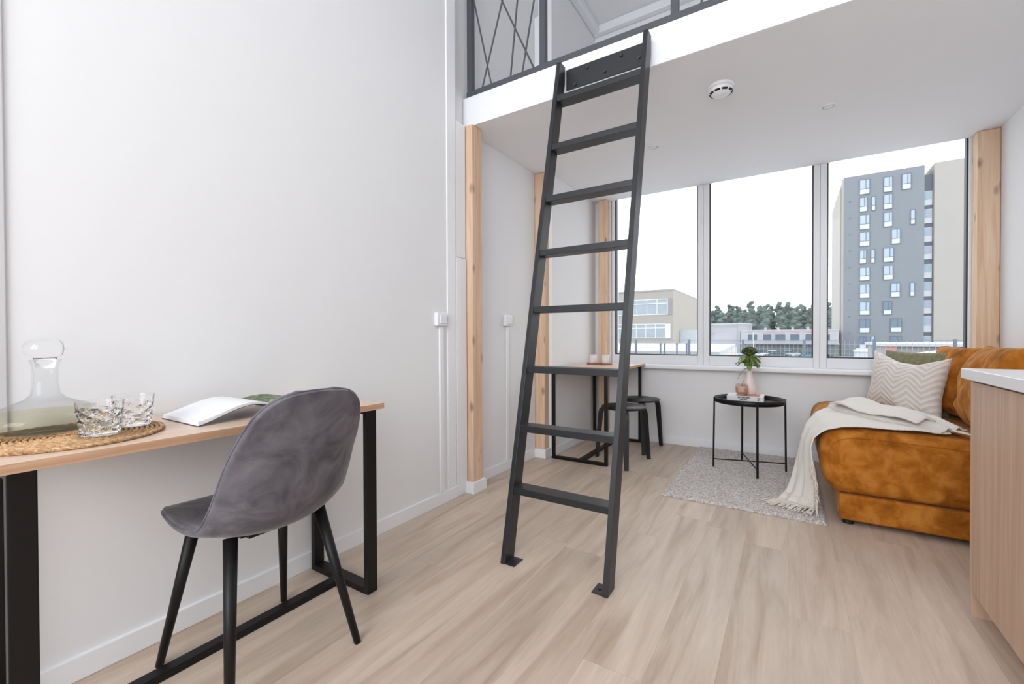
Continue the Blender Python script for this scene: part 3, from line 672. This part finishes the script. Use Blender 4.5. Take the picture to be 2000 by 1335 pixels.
back_cushion((.900, 3.85, .715), (-.05, 1, 0), (.17, 0, 1), .62, .45, .26, 3, 'ochre back cushion at the far end of the sofa, against the window')
back_cushion((.905, 3.22, .72), (.03, 1, 0), (.20, 0, 1), .64, .47, .26, 9, 'ochre back cushion nearer the counter, partly hidden by the white worktop')
p = cushion('throw_pillow', (.640, 3.79, .690), (.28, -.50, -.03), (.10, .06, 1), .60, .41, .15, pillow_m, None, .010, seed=5, pinch=.30, sag=.10)
tag(p, 'beige throw pillow with raised chevron weave leaning at the far end of the sofa', 'pillow')
p = cushion('throw_pillow', (.72, 3.955, .688), (.30, -.42, .0), (.10, .08, 1), .50, .44, .12, green_fab, None, .008, seed=8, pinch=.16)
tag(p, 'olive green pillow tucked behind the beige patterned one', 'pillow')

# knitted throw: over the seat front and down to the rug
near = [(.68,2.99,.505),(.50,2.93,.510),(.34,2.90,.516),(.235,2.885,.512),(.172,2.88,.492),(.134,2.88,.450),(.122,2.885,.395),(.128,2.89,.33),(.142,2.895,.26),(.150,2.90,.19),(.150,2.91,.11),(.140,2.94,.040)]
far = [(.66,3.75,.508),(.50,3.72,.514),(.34,3.66,.520),(.22,3.55,.516),(.15,3.46,.495),(.108,3.38,.450),(.085,3.30,.385),(.070,3.24,.31),(.055,3.19,.23),(.038,3.14,.15),(.015,3.10,.08),(-.03,3.06,.030)]
def lerp_path(P, t):
    n = len(P)-1; f = min(t*n, n-1e-6); i = int(f); f -= i
    return Vector(P[i]).lerp(Vector(P[i+1]), f)
def throwf(a, b):
    p = lerp_path(near, a).lerp(lerp_path(far, a), b)
    fold = math.sin(b*17+a*3)*.008*(.25+a)+math.sin(b*31-a*5)*.003
    if a > .38: p.x -= .016+fold+.02*math.sin(b*math.pi)*(a-.38)
    else: p.z += .010+abs(fold)*.8+.008*noise.noise(p*9)
    if a > .9: p.z = max(.028, p.z)
    return p
th = obj('throw_blanket', MB().grid(throwf, 70, 40, (3, 1.6)), throw_m, origin=(.2, 3.1, .5), smooth=True, solid=.006, off=0)
tag(th, 'cream knitted throw with fringe draped over the sofa front onto the rug', 'blanket')
def foldf(a, b):        # loosely bunched upper layer
    A = Vector((.30, 3.62, .525)).lerp(Vector((.70, 3.02, .512)), a); side = Vector((.62, .5, 0)).normalized()
    w = .12+.14*math.sin(math.pi*min(1, a*.9+.12)); ang = (b-.5)*2
    p = A+side*ang*w*.62+Vector((0, 0, .060*(1-ang*ang)**.6*math.sin(math.pi*min(1, .14+a*.78))+.006))
    p.z += .012*math.sin(b*15+a*4)*(1-ang*ang)+.006*noise.noise(p*14)
    p.z = max(p.z, .516)
    return p
obj('folded_layer', MB().grid(foldf, 40, 32, (1.6, 1.3)), throw_m, th, smooth=True, solid=.008, off=0)
obj('folded_layer', MB().grid(lambda a, b: foldf(a*.8+.08, .08+b*.42)+Vector((-.03+.02*b, -.02, .016+.012*math.sin(a*9))), 30, 18, (1.5, .7)), throw_m, th, smooth=True, solid=.008, off=0)
mb = MB(); random.seed(5)
for k in range(46):
    b = (k+.5)/46; p = throwf(1, b); q = throwf(.93, b)
    e = Vector((p.x-.02-.09*b*random.random()-.03*b, p.y-.05-.03*random.random(), .022+.004*random.random()))
    m = (p+e)/2+Vector((random.uniform(-.008, .008), random.uniform(-.008, .008), .006))
    mb.tube([q+Vector((-.004,0,0)), p, m, e], .0028, 5)
for k in range(26):     # fringe along the near hanging edge
    a = .60+.38*k/26; p = throwf(a, 0)
    mb.tube([p, p+Vector((random.uniform(-.006, .012), -.012, -.030)), p+Vector((random.uniform(-.01, .018), -.010, -.062-.02*random.random()))] if p.z > .10 else [p, p+Vector((.006, -.02, -.012)), Vector((p.x+random.uniform(-.01,.02), p.y-.05, .024))], .0028, 5)
for k in range(12):
    p = Vector((.69+.006*k*.5, 3.10-.012*k, .524)); mb.tube([p+Vector((-.03, .01, .004)), p+Vector((0, -.004, 0)), p+Vector((.03+.02*random.random(), -.035, -.004))], .0028, 5)
tag(obj('fringe', mb, plain('fringe_yarn', srgb(226, 216, 205), .9), th, smooth=True), kind='stuff')

# ------------------------------------------------------------------ kitchen unit
CE = 2.20
kc = empty('kitchen_cabinet', (.86, 1.0, 0), 'oak fronted kitchen base cabinet at the right edge of the photo', 'cabinet')
obj('end_panel', MB().box(.552, 1.165, CE-.018, CE, 0, .846), oak_cab, kc, bevel=.001)
ys = [CE-.0195, CE-.62, CE-1.22, CE-1.82, CE-2.42]
for a, b in zip(ys, ys[1:]): obj('door', MB().box(.545, .563, b+.0015, a-.0015, .10, .838), oak_cab, kc, bevel=.001)
obj('carcass', MB().box(.566, 1.165, ys[-1], CE-.019, .10, .845), oak_cab, kc)
obj('plinth', MB().box(.62, 1.165, ys[-1], CE-.019, 0, .0995), oak_cab, kc)
ct = obj('worktop', MB().box(.528, 1.168, ys[-1]-.02, CE+.016, .847, .883), counter_m, origin=(.85, 1.0, .847), bevel=.002)
tag(ct, 'white kitchen worktop lying on the oak cabinet', 'worktop')

# ------------------------------------------------------------------ outside
GZ = -3.0
struct('ground', MB().box(-160, 160, 4.6, 420, GZ-1, GZ), snow)
terr = obj('snowy_terrace', MB().box(-14, 14, 4.6, 13.95, -3.0, .46), snow, origin=(0, 9, -3)); tag(terr, 'snow covered terrace roof directly outside the window', 'roof')
# low snow roof, beyond the fence on the left
r = empty('snowy_roof', (-12, 20, GZ), 'wide low flat roof under snow beyond the fence, left and middle windows', 'roof')
mb = MB(); poly = [(-26, 14.3), (-1.75, 14.3), (-2.85, 31), (-26, 33)]
mb.loft([[Vector((x, y, z)) for x, y in poly] for z in (.36, .55)]); obj('snow_layer', mb, snow, r)
mb = MB(); mb.loft([[Vector((x*.985, y, z)) for x, y in poly] for z in (GZ, .36)]); obj('building_walls', mb, plain('pale_render', srgb(196, 190, 186), .8), r)
# fence
fence_m = plain('fence_steel', srgb(96, 108, 122), .5)
fn = empty('mesh_fence', (0, 14, .46), 'grey wire mesh fence with square posts along the snowy terrace', 'fence')
for x in (-5.78, -4.162, -2.548, -1.10, .343, 1.79, 3.24, 4.7): obj('fence_post', MB().box(x-.03, x+.03, 13.97, 14.03, .462, .925), fence_m, fn)
obj('top_rail', MB().box(-6.5, 5, 13.985, 14.015, .895, .912), fence_m, fn)
mb = MB()
for k in range(116): mb.box(-6.4+k*.1, -6.394+k*.1, 13.997, 14.003, .47, .9)
for z in (.55, .67, .79): mb.box(-6.5, 5, 13.995, 14.005, z, z+.004)
obj('wire_mesh', mb, plain('wire', srgb(150, 160, 170), .5), fn)
for i, x in enumerate((-2.907, -2.80, -2.488, -2.247)):
    o = obj('vent_pipe', MB().rod((x, 12, .462), (x, 12, .80), .022, n=10).rod((x, 12, .80), (x, 12, .835), .03, .026, n=10), fence_m, origin=(x, 12, .462))
    tag(o, ('leftmost', 'second from left', 'third from left', 'rightmost')[i]+' of the four short grey vent pipes on the snowy terrace', 'vent pipe', 'vent pipes on the terrace')
# beige building on the left
beige = plain('beige_render', srgb(158, 153, 147), .85, var=.05, vs=.6)
beige2 = plain('beige_side', srgb(166, 159, 150), .85, var=.05, vs=.6)
winb = plain('pane_grey', srgb(150, 160, 168), .25, var=.15, vs=1.5)
whitef = plain('white_plastic_outside', srgb(214, 216, 218), .6)
of = empty('office_building', (-14, 52, GZ), 'beige two storey flat roofed building seen through the left window', 'building')
obj('walls', MB().box(-24, -10.1, 46.9, 66, GZ, 5.78), beige, of)
obj('roof_edge', MB().box(-24.05, -10.05, 46.85, 66, 5.78, 5.95), plain('roof_grey', srgb(150, 148, 146), .7), of)
obj('side_wall_panels', MB().box(-10.1, -10.05, 46.9, 66, GZ, 5.78), beige2, of)
def ofwin(x0, x1, z0, z1, nm):
    f = MB(); y = 46.9; fr = .07
    for i in range(nm+1):
        x = x0+(x1-x0)*i/nm; f.box(x-fr/2, x+fr/2, y-.06, y, z0, z1)
    for z in (z0, z0+(z1-z0)*.72, z1): f.box(x0, x1, y-.055, y, z-fr/2, z+fr/2)
    w = obj('window', f, whitef, of)
    for i in range(nm): obj('pane', MB().box(x0+(x1-x0)*i/nm+.04, x0+(x1-x0)*(i+1)/nm-.04, y-.02, y-.002, z0+.04, z1-.04), winb, w)
ofwin(-15.9, -10.65, 3.36, 4.95, 5)
ofwin(-15.9, -10.85, .90, 2.36, 5)
obj('window_side_panel', MB().box(-10.84, -10.35, 46.82, 46.9, .85, 2.36), whitef, of)
obj('window_jamb_panel', MB().box(-10.62, -10.2, 46.86, 46.9, 3.3, 5.0), plain('grey_panel', srgb(138, 138, 140), .7), of)  # dark grey jamb at the right of the upper window
obj('annex', MB().box(-10.0, -8.4, 50, 52, GZ, 1.75), plain('annex_grey', srgb(186, 192, 200), .8), of)
# white shops
lowwh = plain('white_render', srgb(166, 166, 172), .85, var=.03, vs=.5)
darkwin = plain('pane_dark', srgb(74, 92, 106), .2, var=.2, vs=1)
sg = plain('red_sign', srgb(206, 120, 124), .6)
wb = empty('shop_building', (-1, 108, GZ), 'long white two storey building with dark windows in the middle window', 'building')
obj('walls', MB().box(-8.6, 8, 104, 117, GZ, 2.25), lowwh, wb)
obj('canopy_slab', MB().box(-8.6, 8, 102.6, 104, -.55, -.25), lowwh, wb)
obj('snow_cap', MB().box(-8.65, 8.1, 103.9, 117, 2.25, 2.4), snow, wb)
obj('ground_floor_glazing', MB().box(-6, 8, 103.8, 103.99, GZ, -.8), plain('shopfront', srgb(120, 124, 122), .3, var=.35, vs=.8), wb)
for s0, s1 in ((.95, 1.75), (1.9, 2.73), (3.74, 5.25), (5.92, 7.69), (8.48, 10.08), (11.0, 12.6), (13.4, 15)):
    w = obj('window', MB().box(-8.31+s0-.06, -8.31+s1+.06, 103.93, 104, .09, 1.48), whitef, wb)
    obj('pane', MB().box(-8.31+s0, -8.31+s1, 103.9, 103.95, .15, 1.42), darkwin, w)
    obj('sign', MB().box(-8.31+s0+.1, -8.31+s1-.1, 103.92, 104, 1.72, 1.90), sg, wb)
for x in (-4.2, -1.9, .6, 3.2): obj('roof_vent', MB().rod((x, 106, 2.4), (x, 106, 2.9), .22, n=12), lowwh, wb)
tag(wb.children[0], None)
w2 = empty('warehouse', (-13, 122, GZ), 'white warehouse with snowy roof behind the snow roof, middle window', 'building')
obj('walls', MB().box(-24, -8.2, 119.5, 130, GZ, 4.0), lowwh, w2)
obj('snow_cap', MB().box(-24.2, -8.1, 119.3, 130, 4.0, 4.3), snow, w2)
obj('lean_to', MB().loft([[Vector((x, y, z)) for x, z in ((-17.5, GZ), (-8.8, GZ), (-8.8, 2.6), (-12.5, 1.9), (-17.5, .2))] for y in (105, 119.4)]), lowwh, w2)
obj('grey_wall_section', MB().box(-20, -15.0, 118.9, 119.4, GZ, 1.6), plain('grey_wall', srgb(158, 156, 162), .8), w2)  # slightly greyer section in front of the warehouse wall
# tower
tg = plain('tower_grey', srgb(126, 131, 137), .8, var=.05, vs=.25)
tb = plain('tower_beige', srgb(164, 159, 154), .85, var=.04, vs=.3)
tw = plain('tower_pane', srgb(166, 180, 196), .15, var=.12, vs=.6)
twd = plain('tower_pane_dark', srgb(104, 122, 138), .15, var=.12, vs=.6)
tf = plain('tower_window_frame', srgb(104, 112, 122), .5)
tp = plain('tower_panel', srgb(196, 204, 212), .6)
TT = empty('apartment_tower', (18, 115, GZ), 'tall grey and beige apartment tower seen through the right window', 'building')
ax, yt = 9.133, 109.42
obj('grey_facade', MB().box(ax, ax+11.96, yt, yt+21, GZ, 32.6), tg, TT)
obj('beige_side_facade', MB().box(ax-.45, ax, yt+1.2, yt+21.5, GZ, 30.8).box(ax-.25, ax, yt+.02, yt+1.2, GZ, 32.3), tb, TT)
obj('recess_strip', MB().box(ax+11.96, ax+13.3, yt+1.0, yt+20, GZ, 31.0), tf, TT)
obj('beige_block', MB().box(ax+13.3, ax+25, yt-.1, yt+20, GZ, 32.7), tb, TT)
wins = [(2.45, 4.07, 28.72, 31.65), (2.47, 3.71, 25.35, 28.19), (2.48, 4.1, 21.87, 24.8), (2.49, 4.11, 18.59, 21.42), (2.5, 3.6, 15.21, 17.95), (2.52, 4.14, 11.87, 14.56), (2.53, 4.15, 8.44, 11.24), (2.54, 4.17, 5.15, 7.77), (2.55, 4.18, 1.71, 4.45), (2.57, 3.67, -1.4, 0.97), (4.28, 4.95, 25.33, 28.12), (4.23, 4.91, 15.23, 17.9), (4.3, 4.91, -1.39, 1.04), (6.12, 7.45, 28.56, 31.49), (6.13, 7.46, 25.28, 28.18), (6.15, 7.47, 21.9, 24.73), (7.28, 8.62, 18.52, 21.38), (6.12, 7.67, 15.17, 17.9), (6.13, 7.6, 11.79, 14.59), (7.24, 8.63, 8.45, 11.16), (6.13, 7.43, 5.12, 7.74), (7.21, 8.88, 1.74, 4.39), (7.23, 8.89, -0.8, 1.02), (8.75, 10.11, 28.59, 31.55), (10.0, 10.7, 21.89, 24.68), (10.0, 10.68, 8.45, 11.07)]
for i, (s0, s1, z0, z1) in enumerate(wins):
    y = yt-.029*s0
    mb = MB(); fr = .09; X0, X1 = ax+s0, ax+s1; zm = z0+(z1-z0)*.36
    for b in ((X0, X0+fr, z0, z1), (X1-fr, X1, z0, z1), (X0+fr, X1-fr, z0, z0+fr), (X0+fr, X1-fr, z1-fr, z1), (X0+fr, X1-fr, zm-fr/2, zm+fr/2)): mb.box(b[0], b[1], yt-.14, yt, b[2], b[3])
    if s1-s0 > 1: mb.box(X0+(s1-s0)*.6, X0+(s1-s0)*.6+fr, yt-.14, yt, zm, z1-fr)
    w = obj('window', mb, tf, TT)
    dk = i in (8, 9, 20, 21, 22)
    obj('pane', MB().box(X0+fr, X1-fr, yt-.08, yt-.01, zm+fr/2, z1-fr), twd if dk else tw, w)
    obj('spandrel', MB().box(X0+fr, X1-fr, yt-.10, yt-.01, z0+fr, zm-fr/2), tp, w)
for z0, z1 in [(25.31, 27.94), (21.97, 24.6), (18.55, 21.19), (15.28, 17.75), (11.83, 14.4), (8.41, 11.05), (5.23, 7.7), (1.77, 4.7), (-0.59, 1.0)]:
    w = obj('window', MB().box(ax+12.0, ax+13.2, yt+.9, yt+1, z0, z1), whitef, TT)
    obj('pane', MB().box(ax+12.1, ax+13.1, yt+.84, yt+.92, z0+(z1-z0)*.42, z1-.1), tw, w)
for k in range(10):
    z = 27.6-k*3.25; obj('wall_vent', MB().box(ax+.85, ax+1.15, yt-.06, yt, z, z+.2), tf, TT)
# low brick walled shed with snow roof (right window), small booth
sh_ = empty('brick_shed', (8, 33, GZ), 'low shed with brick corner and snow covered roof, right window behind the pillows', 'shed')
obj('walls', MB().box(4.75, 14, 32.6, 40, GZ, .42), plain('grey_brick', srgb(150, 146, 146), .8, var=.12, vs=4), sh_)
obj('brick_corner', MB().box(4.7, 5.1, 32.5, 32.7, GZ, .42), plain('red_brick', srgb(196, 140, 134), .8, var=.1, vs=8), sh_)
obj('snow_cap', MB().box(4.6, 14, 32.4, 40, .42, .58), snow, sh_)
sl = obj('snow_slope', MB().loft([[Vector((4.9, 29, .10)), Vector((13, 27, .10)), Vector((13, 27, -3)), Vector((4.9, 29, -3))], [Vector((7.5, 32.3, .35)), Vector((13, 32.3, .43)), Vector((13, 32.3, -3)), Vector((7.5, 32.3, -3))]]), snow, origin=(8, 30, GZ)); tag(sl, 'sloping bank of clean snow in front of the brick shed', 'snow bank')
bo = empty('booth', (7.2, 63.5, GZ), 'small pale booth with a snow capped roof before the tower', 'booth')
obj('walls', MB().box(6.45, 7.95, 63, 65, GZ, -.75), plain('booth_grey', srgb(186, 190, 192), .7), bo)
obj('snow_cap', MB().loft([[Vector((6.3, 62.9, -.75)), Vector((8.1, 62.9, -.75)), Vector((8.1, 65.1, -.75)), Vector((6.3, 65.1, -.75))], [Vector((6.7, 63.3, -.4)), Vector((7.7, 63.3, -.4)), Vector((7.7, 64.7, -.4)), Vector((6.7, 64.7, -.4))]]), snow, bo)
# parked cars
def car(col):
    r = empty('parked_car', (0, 0, 0), 'x', 'car', 'parked cars before the white building')
    pr = [(-2.1,.30),(-2.15,.62),(-2.0,.80),(-1.35,.90),(1.3,.92),(1.95,.80),(2.12,.6),(2.1,.30)]
    obj('body', MB().loft([[Vector((x, y, z)) for x, z in pr] for y in (-.85, .85)]), col, r, world=False, bevel=.08)
    cb = [(-1.45,.88),(-.75,1.38),(.55,1.42),(1.25,.90)]
    obj('cabin', MB().loft([[Vector((x, y, z)) for x, z in cb] for y in (-.74, .74)]), darkwin, r, world=False, bevel=.06)
    obj('roof', MB().box(-.72, .52, -.72, .72, 1.38, 1.46), col, r, world=False, bevel=.03)
    for x in (-1.3, 1.3):
        for y in (-.8, .8): obj('wheel', MB().rod((x, y-.1, .33), (x, y+.1, .33), .33, n=16), black_plastic, r, world=False)
    return r
cols = [('dark blue', plain('car_blue', srgb(58, 76, 98), .3)), ('silver', plain('car_silver', srgb(176, 182, 188), .3)), ('teal', plain('car_teal', srgb(86, 130, 142), .3)), ('dark grey', plain('car_grey', srgb(86, 88, 94), .3)), ('white', plain('car_white', srgb(214, 216, 220), .3))]
pr_ = [car(m) for _, m in cols]; place = [(-4.7, 98.6, 0), (-.1, 98.6, 1), (3.0, 91.6, 2), (4.6, 98.6, 3), (-2.6, 95.1, 4), (-1.7, 91.6, 3), (-6.4, 91.6, 1)]
used = set(); where = ['at the left end of the back row', 'behind the middle row', 'at the right, nearest the fence post', 'in the back row, rightmost', 'in the middle row before the shops', 'in the front row, centre', 'at the left end of the front row']
for k, (x, y, ci) in enumerate(place):
    c = pr_[ci] if ci not in used else copy_tree(pr_[ci]); used.add(ci)
    c.location = (x, y, GZ); c.rotation_euler.z = .1*math.sin(k*2); c['label'] = '%s parked car %s, snowy car park' % (cols[ci][0], where[k])
for i, (x, y, lb) in enumerate(((-5.4, 84, 'slim pale lamp post in front of the white shop building'),)):
    l = empty('lamp_post', (x+.35, y, GZ), lb, 'lamp post')
    obj('pole', MB().rod((x+.35, y, GZ), (x+.35, y, 1.6), .08, .05, n=10), whitef, l); obj('lamp_head', MB().box(x+.2, x+.9, y-.1, y+.1, 1.6, 1.7), whitef, l)
# bare bushes before the shops
random.seed(3)
twig = plain('bare_twigs', srgb(128, 124, 108), .9, var=.2, vs=3)
for k, x in enumerate((-5.6, -.6, 1.9, 4.6)):
    mb = MB()
    for j in range(60):
        a = random.uniform(0, 6.28); e = random.uniform(.5, 1.5); L = random.uniform(.8, 2.0)
        p = Vector((x, 101.3, GZ)); q = p+Vector((math.cos(a)*math.cos(e), math.sin(a)*math.cos(e), math.sin(e)))*L*.5; r2 = q+Vector((random.uniform(-.5, .5), random.uniform(-.5, .5), .6))*L*.5
        mb.tube([p, q, r2], .035, 4)
    tag(obj('bare_bush', mb, twig, origin=(x, 101.3, GZ)), 'leafless brown bush before the white shops, '+('far left', 'left of centre', 'right of centre', 'far right')[k], 'bush', 'bare bushes before the shops')
# forest: individual pines
crown_m = mottled('pine_needles', (srgb(66, 80, 76), srgb(92, 106, 100), srgb(118, 130, 123)), .6, .9, 1, 0, .5, 3)
bark_m = plain('pine_bark', srgb(132, 122, 118), .9, var=.2, vs=1)
def tree(seed, H):
    random.seed(seed); r = empty('pine_tree', (0, 0, 0), 'tall pine standing in the dense forest behind the white buildings', 'tree', 'pines of the forest edge')
    obj('trunk', MB().rod((0, 0, 0), (random.uniform(-.4, .4), 0, H*.9), .28, .10, n=7), bark_m, r, world=False)
    mb = MB()
    for k in range(30):
        z = H*(.12+.84*k/30); w = 3.6*(1.10-(k/30))**.35
        mb.ico((random.uniform(-1, 1)*w*.48, random.uniform(-1, 1)*w*.45, z), w*random.uniform(.38, .52), 2, (1, 1, .72), .55, k*3.3+seed)
    obj('crown', mb, crown_m, r, world=False)
    return r
protos = [tree(1, 18.2), tree(5, 17.0), tree(9, 19.0), tree(13, 15.5)]
random.seed(21); cnt = 0
for row, (yb, n) in enumerate(((212, 16), (219, 16), (226, 16), (233, 14))):
    for k in range(n):
        x = -46+k*5.4+random.uniform(-.3, .3)+row*2.0; y = yb+random.uniform(-.3, .3)
        c = protos[cnt] if cnt < 4 else copy_tree(protos[random.randrange(4)]); cnt += 1
        s = random.uniform(.92, 1.06)*(yb/216); c.location = (x, y, GZ); c.scale = (1, 1, s); c.rotation_euler.z = random.uniform(0, 6.28)
